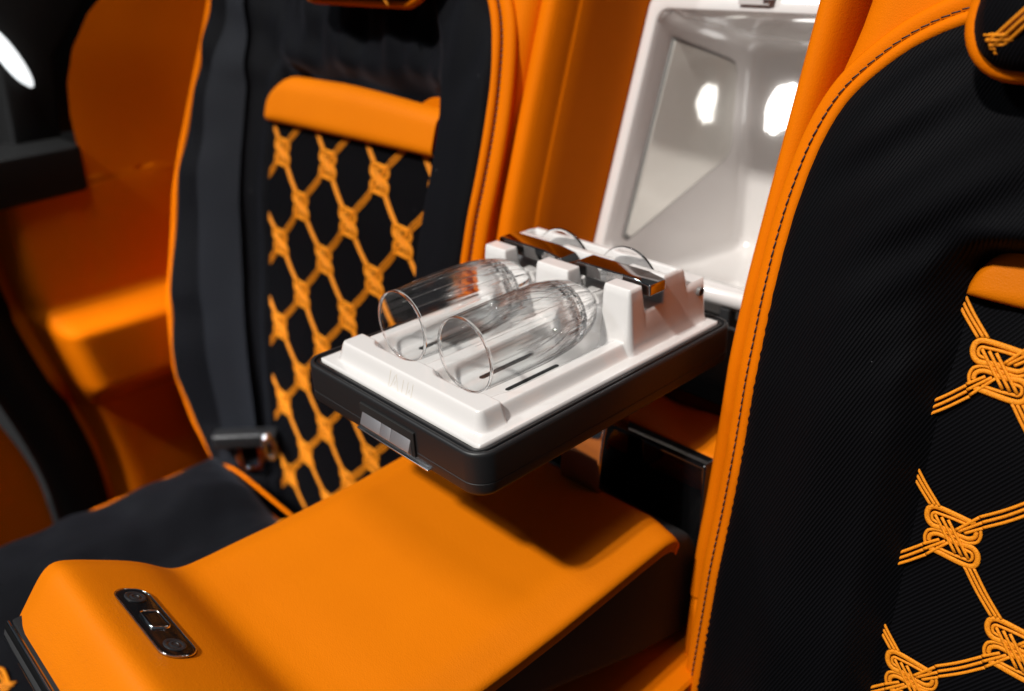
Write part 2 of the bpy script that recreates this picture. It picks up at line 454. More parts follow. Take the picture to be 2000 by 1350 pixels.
# glowing patch added for the glare on the rear wall of the compartment
glare_loops = [[(-.070+(.026+.008*nz(math.cos(a)*1.7, math.sin(a)*1.7, 4))*k*math.cos(a)+.010*k*math.sin(a), yy, .128+(.036+.016*nz(math.cos(a)*2, math.sin(a)*2, 9))*k*math.sin(a)) for a in [2*math.pi*i/32 for i in range(32)]] for yy, k in ((.754, 1), (.7475, 1), (.746, .9))]
loft('wall_glare', glare_loops, 'glare glow', fridge, cap1=True, sharp=40)
# bowed front rail under the opening, feet and latch
def rail(u, v):
    x = u
    bow = .010*(1-(x/.13)**2)
    a = 2*math.pi*v
    return (x, .445-bow+.008*math.cos(a), -.021+.0105*math.sin(a))
grid('front_rail', rail, lin(-.148, .148, 40), lin(0, 1, 17), 'white plastic', fridge)
box('support', (.058, .43, -.075), (.071, .446, -.031), 'matte black', fridge, .002)
box('support', (-.071, .43, -.075), (-.058, .446, -.031), 'matte black', fridge, .002)
prism('latch', [(-.02, .0), (.02, .0), (.017, .008), (-.017, .008)], 2, .282, .298, 'white plastic', fridge, .001).location = (.0, .544, 0)
box('latch_catch', (.012, .540, .288), (.024, .548, .300), 'brushed steel', fridge, .001)
box('under_tray', (-.125, .40, -.10), (.125, .52, -.076), 'grey edge', fridge, .003)
settle(fridge)

# ------------------------------------------------------------------ armrest
arm = thing('armrest', 'folded-down orange leather armrest with a chrome-edged control plate', 'armrest', (0, 0, -.34))
AY = np.array([-.300, -.296, -.290, -.282, -.274, -.266, -.2605, -.256, -.2515, -.246, -.235, -.220, -.205, -.192, -.182, -.174, -.167, -.160, -.152, -.142, -.120, -.09, -.05, 0, .06, .12, .17, .205, .217, .224, .228])
AZ_ = np.array([-.163, -.1530, -.1440, -.1340, -.1240, -.1145, -.1095, -.1072, -.1068, -.1083, -.1140, -.1232, -.1325, -.1412, -.1490, -.1566, -.1636, -.1695, -.1735, -.1757, -.1768, -.1772, -.1785, -.1790, -.1778, -.1745, -.1715, -.1700, -.1715, -.1750, -.182])
ya = np.linspace(-.300, .228, 265); za = np.interp(ya, AY, AZ_)
k2 = np.exp(-np.linspace(-2, 2, 7)**2); k2 /= k2.sum()
za = np.convolve(np.pad(za, 3, mode='reflect', reflect_type='odd'), k2, mode='valid')
def arm_z(x, y):
    z = float(np.interp(y, ya, za))
    hw = .1625
    e = hw-abs(x)
    drop = .0052*ss(.036, .012, e)*(1+.8*ss(.020, 0, e))
    rr = .007
    if e < rr:
        q = 1-max(e, 0)/rr
        drop += rr*.9*(1-math.sqrt(max(0, 1-q*q)))
    # faint dish along the pad
    z -= .0015*(1-min(1, (x/.14)**2))*ss(-.17, -.12, y)
    return z-drop
xs = [-.1625, -.1622, -.1612, -.1595, -.157, -.153, -.148, -.143]+lin(-.136, .136, 31)+[.143, .148, .153, .157, .1595, .1612, .1622, .1625]
ys = list(ya[::2])
verts = [(x, y, arm_z(x, y)) for y in ys for x in xs]
nx, ny = len(xs), len(ys); faces = []
for j in range(ny-1):
    for i in range(nx-1): faces.append((j*nx+i, j*nx+i+1, (j+1)*nx+i+1, (j+1)*nx+i))
# skirt round the pad so that it has a body
ring = [(0, j) for j in range(ny)] + [(i, ny-1) for i in range(1, nx)] + [(nx-1, j) for j in range(ny-2, -1, -1)] + [(i, 0) for i in range(nx-2, 0, -1)]
b0 = len(verts)
for i, j in ring:
    x, y, z = verts[j*nx+i]; verts.append((x*.985, y*.992, z-.012))
for k in range(len(ring)):
    a, b_ = ring[k], ring[(k+1) % len(ring)]
    faces.append((a[1]*nx+a[0], b_[1]*nx+b_[0], b0+(k+1) % len(ring), b0+k))
mesh('pad', verts, faces, 'orange leather', arm)
# black side body
prism('body', [(-.285, -.172), (-.16, -.188), (.20, -.192), (.236, -.192), (.262, -.207), (.284, -.235), (.296, -.275), (.299, -.315), (.290, -.338), (.255, -.340), (.17, -.318), (.04, -.27), (-.15, -.225), (-.28, -.205)],
      0, -.152, .152, 'matte black', arm, .012, 5)
# chrome strip across the nose
def nose(u, v):
    x = u
    prof = [(-.2975, -.1545), (-.2990, -.1528), (-.3005, -.1535), (-.3062, -.1672), (-.3066, -.1690), (-.3050, -.1702), (-.298, -.1705)]
    y, z = prof[int(v)]
    return (x, y, z)
grid('nose_trim', nose, lin(-.1600, .1600, 48), range(7), 'chrome', arm)
box('nose_core', (-.155, -.2965, -.178), (.155, -.2860, -.150), 'satin black', arm, .002)
# control plate, tilted on the slope of the hump
cp_y, cp_x = -.2185, -.030
slope = math.atan2(arm_z(0, cp_y+.012)-arm_z(0, cp_y-.012), .024)
CPM = Matrix.Translation((cp_x, cp_y, arm_z(0, cp_y)-.0006)) @ Matrix.Rotation(slope, 4, 'X')
def place(o): o.matrix_local = CPM; return o
plate = place(loft('control_plate', [[(x, y, z) for x, y in rrect(0, 0, .054-i_, .0150-i_, .0125-i_*.6, 9)] for z, i_ in ((-.006, 0), (.0012, 0), (.0022, .0008), (.0026, .0020))], 'plate black', arm, cap1=True, sharp=40))
rimpath = [Vector((x, y, .0020)) for x, y in rrect(0, 0, .0542, .0152, .0126, 9)]
place(tube('plate_rim', rimpath, .0008, 'chrome', arm, up=(0, 0, 1), seg=8, closed=True))
for sx in (-1, 1):
    def disc(r0, z0):
        return [(sx*.0385+r0*.86*math.cos(2*math.pi*k/36), r0*.86*math.sin(2*math.pi*k/36), z0) for k in range(36)]
    place(loft('button', [disc(.0106, .0024), disc(.0104, .0034), disc(.0096, .0038), disc(.0064, .0034), disc(.0060, .0030), disc(.0056, .0034), disc(.0034, .0036), disc(.0030, .0031), disc(.0012, .0030)], 'button', arm, cap1=True, sharp=50))
place(loft('toggle_frame', [[(x, y, z) for x, y in rrect(0, 0, hx, hy, .0035, 5)] for hx, hy, z in ((.0137, .0088, .0024), (.0135, .0086, .0044), (.0131, .0082, .0047), (.0127, .0078, .0044), (.0125, .0076, .0028))], 'chrome', arm, sharp=60))
place(loft('toggle', [[(x, y, z) for x, y in rrect(0, 0, hx, hy, .003, 5)] for hx, hy, z in ((.0124, .0075, .0026), (.0122, .0073, .0040), (.0112, .0062, .0043), (.006, .003, .0043))], 'plate black', arm, cap1=True, sharp=60))
settle_parts = arm
bpy.context.view_layer.update()
inv = arm.matrix_world.inverted()
for ch in arm.children: ch.matrix_parent_inverse = inv

# ------------------------------------------------------------------ glass tray
tray = thing('glass_tray', 'black flip-out tray with a white moulded insert holding two flutes', 'tray', (0, .17, -.045))
CX, CY, HX, HY = 0, .176, .13, .176
def tl(inset, z, r=.020): return [(x, y, z) for x, y in rrect(CX, CY, HX-inset, HY-inset, max(.004, r-inset), 10)]
prof = [(.0075, -.0420), (.0025, -.0415), (.0008, -.0400), (.0, -.0375), (.0, -.0300), (.0005, -.0297), (.0005, -.0292), (.0, -.0289), (.0, -.0045), (.0004, -.0022), (.0016, -.0010), (.0030, -.0010)]
loft('case', [tl(a, z) for a, z in prof] + [tl(.0042, -.0012), tl(.0046, -.0034), tl(.0064, -.0036)], 'satin black', tray, cap0=True, sharp=50)
loft('gasket', [tl(.0058, -.0060), tl(.0062, -.0022), tl(.0070, -.0012), tl(.0094, -.0012), tl(.0102, -.0020), tl(.0106, -.0045), tl(.0130, -.0050), tl(.0200, -.0050)], 'gasket', tray, cap1=True, sharp=50)
GX, GZ = .045, .0390
def insert_h(x, y):
    hx = .1075-.0035*ss(.052, .0545, y)
    d1 = sd_rr(x, y, 0, .1785, hx, .1565, .012)
    top = .018-.0045*ss(.0525, .0565, y)
    h = top*ss(0, .0080, -d1)
    for s in (-1, 1):
        xo = s*(x-s*GX)
        ow = ss(0, .012, xo)*ss(.062, .082, y)
        d2 = sd_rr(xo, y, 0, .147, .0385+.0045*ow, .102, .020)
        h -= (top-.0012)*ss(0, .0115+.007*ow, -d2)*ss(0, .0080, -d1)
    h = max(h, 0)
    # block that carries the clips and the feet
    d3 = sd_rr(x, y, 0, .2745, .1060, .0630, .008)
    bz = .0660*ss(0, .0065, -d3)
    bz = min(bz, .066-.001*ss(.286, .292, y)-.0185*ss(.2975, .3035, y))
    tr = ss(.2345, .2385, y)*(1-ss(.2640, .2680, y))
    bz -= max(0, bz-.040)*tr
    ba = ss(0, .0060, -sd_rr(x, y, 0, .2835, .0985, .0090, .004))
    bz -= max(0, bz-.045)*ba
    for s in (-1, 1):
        dx = abs(x-s*GX)
        gap = (1-ss(.0195, .0240, dx))*(1-ss(.2345, .2385, y))
        bz -= max(0, bz-.0012)*gap
        bz -= max(0, bz-.028)*(1-ss(.0085, .0110, dx))*ss(.225, .23, y)*(1-ss(.279, .282, y))
        ft = (1-ss(.0415, .0435, dx))*ss(.2765, .2785, y)*(1-ss(.2895, .2915, y))
        bz -= max(0, bz+.002)*ft
    return max(h, bz) if bz > .0005 else max(h, min(bz, 0)) if bz < 0 else h
ix = lin(-.1165, .1165, 234); iy = lin(.0135, .3385, 326)
verts = [(x, y, insert_h(x, y)) for y in iy for x in ix]
nx, ny = len(ix), len(iy); faces = []
for j in range(ny-1):
    for i in range(nx-1): faces.append((j*nx+i, j*nx+i+1, (j+1)*nx+i+1, (j+1)*nx+i))
ring = [(0, j) for j in range(ny)] + [(i, ny-1) for i in range(1, nx)] + [(nx-1, j) for j in range(ny-2, -1, -1)] + [(i, 0) for i in range(nx-2, 0, -1)]
b0 = len(verts)
for i, j in ring:
    x, y, z = verts[j*nx+i]; verts.append((x, y, -.0046))
for k in range(len(ring)):
    a, b_ = ring[k], ring[(k+1) % len(ring)]
    faces.append((a[1]*nx+a[0], b_[1]*nx+b_[0], b0+(k+1) % len(ring), b0+k))
insert = mesh('insert', verts, faces, 'white plastic', tray)
# rounded stadium slots in the floor of the cradles
def slot(x0, y0, y1, w):
    pts = []
    for k in range(9):
        a = math.pi*k/8; pts.append((x0+w*math.cos(a), y1+w*math.sin(a)))
    for k in range(9):
        a = math.pi+math.pi*k/8; pts.append((x0+w*math.cos(a), y0+w*math.sin(a)))
    z = insert_h(x0, (y0+y1)/2)
    return prism('drain_slot', pts, 2, z-.003, z+.0004, 'slot black', tray, 0)
for s in (-1, 1):
    slot(s*GX+.0210, .092, .154, .0024); slot(s*GX-.0130, .092, .154, .0030)
# lettering scratched into the sloping front
strokes = [[(-.0192, .0280, .0116), (-.0193, .0251, .0054), (-.0191, .0226, .0004)], [(-.0116, .0272, .0100), (-.0169, .0231, .0013)], [(-.0107, .0276, .0107), (-.0077, .0252, .0058), (-.0043, .0229, .0008)],
           [(-.0108, .0258, .0070), (-.0111, .0246, .0045)], [(-.0106, .0239, .0030), (-.0107, .0237, .0024)], [(.0003, .0270, .0096), (.0003, .0234, .0019)], [(.0073, .0271, .0097), (.0069, .0233, .0016)],
           [(.0109, .0255, .0064), (.0096, .0244, .0040)], [(.0112, .0262, .0080), (.0112, .0261, .0075)], [(.0115, .0244, .0042), (.0114, .0243, .0037)], [(.0142, .0272, .0099), (.0141, .0230, .0010)]]
v, f = [], []
for st in strokes:
    path = []
    for q in smooth_path(st, 12):
        path.append(Vector((q.x, q.y, insert_h(q.x, q.y)+.00005)))
    tube_data(path, .00028, .00016, (0, -.9, .42), 6, verts=v, faces=f)
mesh('lettering', v, f, 'engraved', tray)
# front latch in its dark pocket and the bright strip below it
box('latch_pocket', (-.031, -.0022, -.0345), (.0485, .0003, -.0100), 'slot black', tray, .0008)
for a, b_ in ((-.0275, .0020), (.0024, .0170), (.0174, .0440)):
    prism('latch_block', [(-.0008, -.0145), (-.0062, -.0290), (-.0030, -.0330), (-.0004, -.0330)], 0, a, b_, 'brushed steel', tray, .0006, 2)
box('release_strip', (-.039, -.0030, -.0400), (.066, .004, -.0384), 'bright trim', tray, .0006)
# screw in the right hand rear bump
loft('screw', [[(xx, .3225+r*math.cos(2*math.pi*k/20), .0345+r*math.sin(2*math.pi*k/20)) for k in range(20)] for xx, r in ((.100, .0046), (.1060, .0046), (.1062, .0036), (.1035, .0034))], 'grey edge', tray, cap1=True, sharp=40)
# two chrome clips that lie over the stems
def clip(x0, x1, left):
    if left: poly = [(x0, .0545), (x0, .0665), (x0+.002, .0690), (x1-.030, .0690), (x1-.008, .0655), (x1, .0590), (x1-.004, .0545)]
    else: poly = [(x0, .0545), (x0, .0590), (x0+.013, .0690), (x1-.020, .0690), (x1, .0655), (x1, .0545)]
    return prism('stem_clip', poly, 1, .2395, .2635, 'dark chrome', tray, .0018, 4)
clip(-.1020, -.0015, True); clip(.0010, .1060, False)
settle(tray)

# ------------------------------------------------------------------ champagne flutes
def flute(sx, label):
    fl = thing('champagne_flute', label, 'glass', (sx*GX, .0615, .0016), 'flutes lying in the tray')
    N = 160
    outer = [(0, .0345), (.0004, .0351), (.02, .0358), (.045, .0365), (.075, .0369), (.095, .0364), (.110, .0350), (.122, .0328), (.132, .0300), (.140, .0268), (.147, .0228), (.152, .0182), (.156, .0130), (.160, .0092), (.166, .0070), (.180, .0060), (.2085, .0058), (.2110, .0064)]
    inner = [(.0, .0338), (.02, .0342), (.045, .0348), (.075, .0351), (.092, .0343), (.105, .0324), (.115, .0292), (.122, .0250), (.127, .0196), (.130, .0128), (.1312, .006)]
    def ring(d, r, groove):
        out = []
        for k in range(N):
            a = 2*math.pi*k/N
            rr = r
            if groove and k % 8 == 0: rr -= .0009*ss(.045, .075, d)*(1-ss(.148, .156, d))
            out.append((sx*GX+rr*math.cos(a), .0615+d, GZ+rr*math.sin(a)))
        return out
    # resample the profile finely so that the bowl stays round
    def fine(pr, n):
        P = smooth_path([(a, b_, 0) for a, b_ in pr], n)
        return [(p.x, p.y) for p in P]
    fo, fi = fine(outer, 100), fine(inner, 60)
    loops = [ring(d, max(r, .0005), False) for d, r in fi[::-1]] + [ring(-.0004, .03415, False)] + [ring(d, r, True) for d, r in fo]
    outward(loft('bowl', loops, 'crystal', fl, cap0=True, cap1=True))
    v, f = [], []
    for k in range(20):
        a = 2*math.pi*(k+.5)/20
        d0 = (.028, .044, .036)[k % 3]
        path = [Vector((sx*GX+(r+.00003)*math.cos(a), .0615+d, GZ+(r+.00003)*math.sin(a))) for d, r in fo if d0 < d < .138]
        tube_data(path, .00026, .00010, lambda p: Vector((p.x-sx*GX, 0, p.z-GZ)).normalized(), 5, verts=v, faces=f)
    mesh('cut_decoration', v, f, 'etched glass', fl)
    foot = [(.2114, .0064), (.2140, .0085), (.2160, .0150), (.2172, .0250), (.2180, .0368), (.2186, .0392), (.2196, .0400), (.2208, .0392), (.2212, .0360), (.2206, .02), (.2200, .004)]
    ff = fine(foot, 44)
    outward(loft('foot', [ring(d, r, False) for d, r in ff], 'crystal', fl, cap0=True, cap1=True))
    settle(fl)
    return fl
flute(-1, 'clear crystal flute in the cradle nearer the other seat, farther from the viewer')
flute(1, 'clear crystal flute in the nearer cradle, lying beside the black slot')

# ------------------------------------------------------------------ embroidery: one knot and two cords, shared by every repeat
KN = {  # thread centre lines in millimetres in the plane of the cloth (x right, z up), half of the knot; the other half is turned by 180 degrees
 'loop_outer': ([(14, 18.2), (0, 19.2), (-11.3, 19.8), (-18.8, 19.1), (-22.6, 15.3), (-22.7, 9.5), (-20.3, 4.7), (-15.4, 2.4), (-6.6, 3.7), (2, 4.2)], 2.45),
 'loop_inner': ([(9, 15.0), (-2.9, 15.2), (-13.2, 14.7), (-17.3, 14.2), (-18.9, 11.4), (-17.1, 7.3), (-10.9, 6.6)], 1.4),
 'mid_outer': ([(-18.6, -15.2), (-20.2, -10.2), (-19.3, -4.4), (-15.8, -1.3), (-10.0, 0.5), (6, -1)], 1.45),
 'mid_inner': ([(-16.4, -12.1), (-16.3, -7.3), (-12.9, -4.0), (-8.2, -3.1), (-1.0, -3.4)], 2.0)}
def knot_mesh():
    v, f = [], []
    def strand(pts, w, lift, tp=False):
        P = smooth_path([(x/1000, 0, z/1000) for x, z in pts], max(8, 4*len(pts)))
        P = [Vector((p.x, -lift, p.z)) for p in P]
        tube_data(P, w/1000,     .0009, (0, -1, 0), 6, taper=tp, verts=v, faces=f)
    for key, (pts, w) in KN.items():
        for sgn in (1, -1): strand([(sgn*x, sgn*z) for x, z in pts], w, .0006 if 'mid' in key else .0009)
    for x in (-5.3, 0, 5.3): strand([(x-11.2, 13.0), (x+11.2, -13.0)], 1.35, .0017)
    for sgn in (1, -1):
        for k, (a, b_) in enumerate((((-20, -17.4), (-8.5, -7.1)), ((-18.5, -21.8), (-3.8, -6.3)), ((-15.5, -25.2), (-1.1, -6.2)))):
            strand([(sgn*a[0], sgn*a[1]), (sgn*b_[0], sgn*b_[1])], 1.35, .0012)
    me = bpy.data.meshes.new('knot'); me.from_pydata([tuple(p) for p in v], [], f); me.update()
    me.materials.append(MATS['orange thread'])
    for p in me.polygons: p.use_smooth = True
    return me
DXL, DZL = .066, .0715
def cord_mesh(kind):
    v, f = [], []
    if kind == 'across':      # from the left flank of a knot down to the right flank of the lower left one
        A = [(-20, -17.4), (-18.5, -21.8), (-15.5, -25.2)]
        off = (-DXL*1000, -DZL*1000)
        B = [(off[0]+15.5, off[1]+25.2), (off[0]+18.5, off[1]+21.8), (off[0]+20, off[1]+17.4)]
    else:                     # from the bottom of a knot to the top of the lower right one
        A = [(14.8, -20.5), (18.4, -20.0), (22.0, -18.8)]
        off = (DXL*1000, -DZL*1000)
        B = [(off[0]-22.0, off[1]+18.8), (off[0]-18.4, off[1]+20.0), (off[0]-14.8, off[1]+20.5)]
    for (a, b_) in zip(A, B):
        mid = ((a[0]+b_[0])/2 + (.6 if kind == 'across' else -.8), (a[1]+b_[1])/2 - (.6 if kind == 'across' else .5))
        P = [Vector((p.x, -.0007, p.z)) for p in smooth_path([(a[0]/1000, 0, a[1]/1000), (mid[0]/1000, 0, mid[1]/1000), (b_[0]/1000, 0, b_[1]/1000)], 12)]
        tube_data(P, .00135, .0010, (0, -1, 0), 6, verts=v, faces=f)
    me = bpy.data.meshes.new('cord'); me.from_pydata([tuple(p) for p in v], [], f); me.update()
    me.materials.append(MATS['orange thread'])
    for p in me.polygons: p.use_smooth = True
    return me
KNOT, CORD_A, CORD_D = knot_mesh(), cord_mesh('across'), cord_mesh('down')
def embroider(parent, frame_at, x0, z0, cols, rows, keep, xmin=-9):
    """knots on a diamond lattice; frame_at(x, z) gives the matrix of the cloth there"""
    for j in rows:
        for i in cols:
            x = x0+2*DXL*i+(DXL if j % 2 else 0); z = z0-DZL*j
            if keep(x, z) and x > xmin:
                o = bpy.data.objects.new('knot', KNOT); COL.objects.link(o); o.parent = parent; o.matrix_local = frame_at(x, z)
            if keep(x-DXL/2, z-DZL/2) or keep(x-DXL*.2, z-DZL*.2):
                o = bpy.data.objects.new('cord', CORD_A); COL.objects.link(o); o.parent = parent; o.matrix_local = frame_at(x, z, -DXL/2, -DZL/2)
            if keep(x+DXL/2, z-DZL/2) or keep(x+DXL*.2, z-DZL*.2):
                o = bpy.data.objects.new('cord', CORD_D); COL.objects.link(o); o.parent = parent; o.matrix_local = frame_at(x, z, DXL/2, -DZL/2)

# ------------------------------------------------------------------ seats
def stitches(name, path, parent, gap=.0052, ln=.0038, r=.0006, up=(0, -1, 0)):
    """row of short black stitches along a path"""
    v, f = [], []
    acc = 0; pos = []
    for a, b_ in zip(path, path[1:]):
        L = (b_-a).length; t = 0
        while acc+(L-t) >= gap:
            t += gap-acc; acc = 0; d = (b_-a).normalized(); pos.append((a+d*t, d))
        acc += L-t
    for p, d in pos:
        sd = d.cross(Vector(up)).normalized()*.0004
        tube_data([p-d*ln/2-sd, p, p+d*ln/2+sd], r, r*.8, up, 5, verts=v, faces=f)
    return mesh(name, v, f, 'stitch thread', parent)

def fine_outline(pts, n): return smooth_path([(x, 0, z) for x, z in pts], n)

# ---- right hand seat (near)
seat_r = thing('rear_seat', 'near seat back in ribbed black cloth with stitched orange edge at the right', 'seat', (.48, .3, -.75), 'rear seats')
OUT_R = [(.197, -.75), (.197, -.55), (.197, -.395), (.199, -.285), (.200, -.185), (.201, -.100), (.201, -.013), (.199, .065), (.198, .109), (.200, .153), (.206, .195), (.218, .229), (.237, .254), (.263, .277), (.295, .294), (.340, .308), (.42, .318), (.54, .320)]
pr = fine_outline(OUT_R, 190)
_ox = np.array([p.z for p in pr]); _oz = np.array([p.x for p in pr])
def out_dist_r(x, z):
    d = min((x-p.x)**2+(z-p.z)**2 for p in pr)
    return math.sqrt(d)
PANEL_R = .371
def fab_r(x, z, d):
    """how far the cloth stands in front of the lean line"""
    e = min(1, d/.022)
    h = .020+.0125*math.sqrt(max(0, 1-(1-e)**2))
    h += .016*ss(.02, .085, d)*(1-ss(.275, .33, x)*ss(.16, .08, z))
    pe = PANEL_R+.010*ss(.05, -.35, z)
    inp = ss(pe-.050, pe-.002, x)*(1-ss(.118, .165, z+.10*max(0, .40-x)))
    h = h*(1-inp)+(-.014)*inp
    # soft creases running in towards the upper corner of the insert, and broad slackness
    u = (x-.33)*.80+(z-.17)*.60; w = -(x-.33)*.60+(z-.17)*.80
    cr = math.exp(-(u/.075)**2)*(.0034*math.sin(w*95+6*u)+.0018*math.sin(w*170+1.3))*ss(.0, .05, d)
    h += cr*(1-inp)
    h += .0022*nz(x*9, z*7, 3.1)*ss(0, .04, d)*(1-inp)
    return h
def cloth_sheet_r():
    xs_n = 110
    verts, faces = [], []
    zs = lin(-.75, .318, 240)
    oz = [p.z for p in pr]; ox = [p.x for p in pr]
    for z in zs:
        xl = float(np.interp(z, oz, ox))
        for i in range(xs_n):
            t = i/(xs_n-1)
            x = xl+(.60-xl)*(t**1.35)
            d = out_dist_r(x, z) if x < .46 else .2
            if i == 0: d = 0
            verts.append((x, yp(z)-fab_r(x, z, d), z))
    for j in range(len(zs)-1):
        for i in range(xs_n-1): faces.append((j*xs_n+i, j*xs_n+i+1, (j+1)*xs_n+i+1, (j+1)*xs_n+i))
    return mesh('cloth_cover', verts, faces, 'black twill', seat_r)
cloth_sheet_r()
grid('leather_shell', lambda i, z: ([.178, .1785, .181, .186, .195, .22, .24, .27, .32, .50, .62][int(i)] + .021*ss(.17, .31, z)*(1 if i < 5 else .5 if i < 6 else 0)+.003, yp(z)-[-.10, -.03, -.008, .006, .0125, .0145, .010, -.03*ss(.28, .22, z)+.012*ss(.22, .28, z), -.04*ss(.28, .22, z)+.012*ss(.22, .28, z), -.04*ss(.28, .22, z)+.012*ss(.22, .28, z), -.04][int(i)], z), range(11), lin(-.75, .46, 70), 'orange leather smooth', seat_r)
pipe = [Vector((p.x-.0005, yp(p.z)-.0235, p.z)) for p in pr]
tube('piping', pipe, .0058, 'orange leather smooth', seat_r, rv=.0052)
def offset_path(path, d):
    out = []
    for i, p in enumerate(path):
        t = (path[min(i+1, len(path)-1)]-path[max(i-1, 0)]).normalized()
        n_ = Vector((-t.z, 0, t.x)).normalized()
        out.append(p+n_*d)
    return out
band = offset_path(pr, .0105)
tube('edge_band', [Vector((p.x, yp(p.z)-.0150, p.z)) for p in band], .0105, 'orange leather smooth', seat_r, rv=.0060)
stitches('stitching', [Vector((p.x-.001, yp(p.z)-.0222, p.z)) for p in offset_path(pr, .0078)], seat_r, .0078, .0066, .0007)
# insert
pan_r = grid('embroidered_insert', lambda x, z: (x, yp(z)+.0035*(1-ss(0, .03, x-(PANEL_R-.012)-.010*ss(.05, -.35, z)))+.0, z), lin(.33, .62, 60), lin(-.75, .125, 90), 'black twill panel', seat_r)
def frame_r(x, z, dx=0, dz=0):
    zc = z+dz
    M = Matrix.Translation((x, yp(zc)-.0002, zc)) @ Matrix.Rotation(-lean(zc), 4, 'X')
    return M @ Matrix.Translation((0, 0, -dz))
embroider(pan_r, frame_r, .3895, .048, range(-1, 2), range(-1, 6), lambda x, z: .30 < x < .56 and z < .10, .335)
# leather bar over the insert
def bar_r(u, v):
    # u along, v across from 0 bottom to 1 top
    x = .350+u*.25
    zb = .0975-.002*u
    zt = zb+ (.003+.047*math.sqrt(max(0, 1-(1-min(1, u*4.2))**2)))
    z = zb+(zt-zb)*v
    e = min(1, 4*min(v, 1-v)+.0)*min(1, u*14)
    return (x, yp(z)-.0025-.010*math.sqrt(max(0, 1-(1-e)**2)), z)
grid('leather_bar', bar_r, [0, .004, .012, .024, .04, .06, .085, .11, .14, .18, .22, .27]+lin(.34, 1, 14), [0, .01, .03, .07, .12, .2, .3, .45, .6, .72, .82, .9, .95, .98, 1], 'orange leather', seat_r)
settle(seat_r)

# ---- left hand seat (far)
seat_l = thing('rear_seat', 'far seat in black cloth and orange leather, blurred, with a seat belt down its side', 'seat', (-.55, .3, -.75), 'rear seats')
OUT_L = [(-.213, -.70), (-.212, -.40), (-.212, -.10), (-.210, .024), (-.207, .096), (-.208, .159), (-.215, .215), (-.227, .263), (-.248, .300), (-.285, .34)]
pl = fine_outline(OUT_L, 120)
PL0, PL1 = -.742, -.312
def outer_left(z):      # where the far edge of the cloth runs and how far it stands forward
    x = float(np.interp(z, [-.70, -.56, -.51, -.43, -.335, -.18, -.04, .085, .235, .28, .45], [-.74, -.78, -.83, -.872, -.885, -.882, -.878, -.872, -.868, -.866, -.86]))
    F = float(np.interp(z, [-.70, -.51, -.335, -.18, -.04, .085, .235, .45], [.05, .085, .116, .118, .103, .090, .078, .07]))
    return x, F
def fab_l(x, z):
    xo, Fo = outer_left(z)
    xr = float(np.interp(z, [p.z for p in pl], [p.x for p in pl])) if z < .335 else -.285
    h = .0
    top = ss(.150, .215, z)                         # padding above the insert
    # right bolster
    d = xr-x
    e = min(1, max(0, d)/.03)
    rb = .022+.020*math.sqrt(max(0, 1-(1-e)**2))
    rb = rb*(1-ss(.070, .098, d)*(1-top)) + (.0)*ss(.070, .098, d)
    # outer bolster
    t = ss(PL0+.006, xo+.035, x) if False else max(0, min(1, (PL0+.004-x)/(PL0+.004-(xo+.022))))
    lb = Fo*(t*.75+.25*ss(0, 1, t))
    el = max(0, min(1, (x-xo)/.022))
    lb -= .018*(1-math.sqrt(max(0, 1-(1-el)**2)))
    mid = -.016*(1-top)+.026*top
    if x > (PL0+PL1)/2: h = rb if d < .098 else mid
    else: h = lb if x < PL0-.03 else mid
    if d >= .070 and x > (PL0+PL1)/2:
        k = ss(.070, .098, d); h = (rb*(1-k)+mid*k)
    if x > PL0-.03 and x < PL0+.034:
        k = ss(PL0+.004, PL0+.026, x); h = max(lb, .010*(1-top))*(1-k)+mid*k
    # gathers
    g = .0045*math.sin(x*55+3*nz(x*4, z*6))*ss(.16, .22, z)+.003*math.sin(x*120+2)*ss(.17, .24, z)
    g += .0035*math.sin((x*.55+z)*70)*ss(.04, .12, d if d > 0 else 0)*ss(.13, .19, z)
    g += .0030*math.sin(z*34+4*nz(z*5, 1))*ss(PL0-.03, xo+.04, x)
    return h+g+.003*nz(x*7, z*6, 5)
def cloth_l():
    n = 190; zs = lin(-.66, .45, 200); verts, faces = [], []
    for z in zs:
        xo, Fo = outer_left(z)
        xr = float(np.interp(z, [p.z for p in pl], [p.x for p in pl]))
        for i in range(n):
            x = xo+(xr-xo)*i/(n-1)
            verts.append((x, yp(z)-fab_l(x, z), z))
    for j in range(len(zs)-1):
        for i in range(n-1): faces.append((j*n+i, j*n+i+1, (j+1)*n+i+1, (j+1)*n+i))
    return mesh('cloth_cover', verts, faces, 'lit far twill', seat_l)
cloth_l()
tube('piping', [Vector((p.x, yp(p.z)-.0225, p.z)) for p in pl], .0062, 'orange leather smooth', seat_l, rv=.0056)
tube('edge_band', [Vector((p.x+.0135, yp(p.z)-.0140, p.z)) for p in pl], .0110, 'orange leather smooth', seat_l, rv=.0075)
stitches('stitching', [Vector((p.x+.0085, yp(p.z)-.0215, p.z)) for p in pl], seat_l, .0075, .0060, .0009)
grid('leather_shell', lambda i, z: ([-.187, -.1875, -.190, -.196, -.206, -.23, -.30, -.5, -.7][int(i)], yp(z)-[-.10, -.03, -.006, .006, .0115, .012, .0, -.03, -.03][int(i)], z), range(9), lin(-.75, .46, 70), 'orange leather smooth', seat_l, flip=True)
olp = []
for z in lin(-.60, .45, 90):
    xo, Fo = outer_left(z); olp.append(Vector((xo-.006, yp(z)-Fo+.0120, z)))
tube('outer_piping', olp, .0080, 'orange leather smooth', seat_l)
grid('outer_flank', lambda i, z: (outer_left(z)[0]-[.003, .007, .012, .02, .03][int(i)], yp(z)-outer_left(z)[1]+[.0175, .03, .06, .12, .25][int(i)], z), range(5), lin(-.66, .45, 60), 'orange leather smooth', seat_l, flip=True)
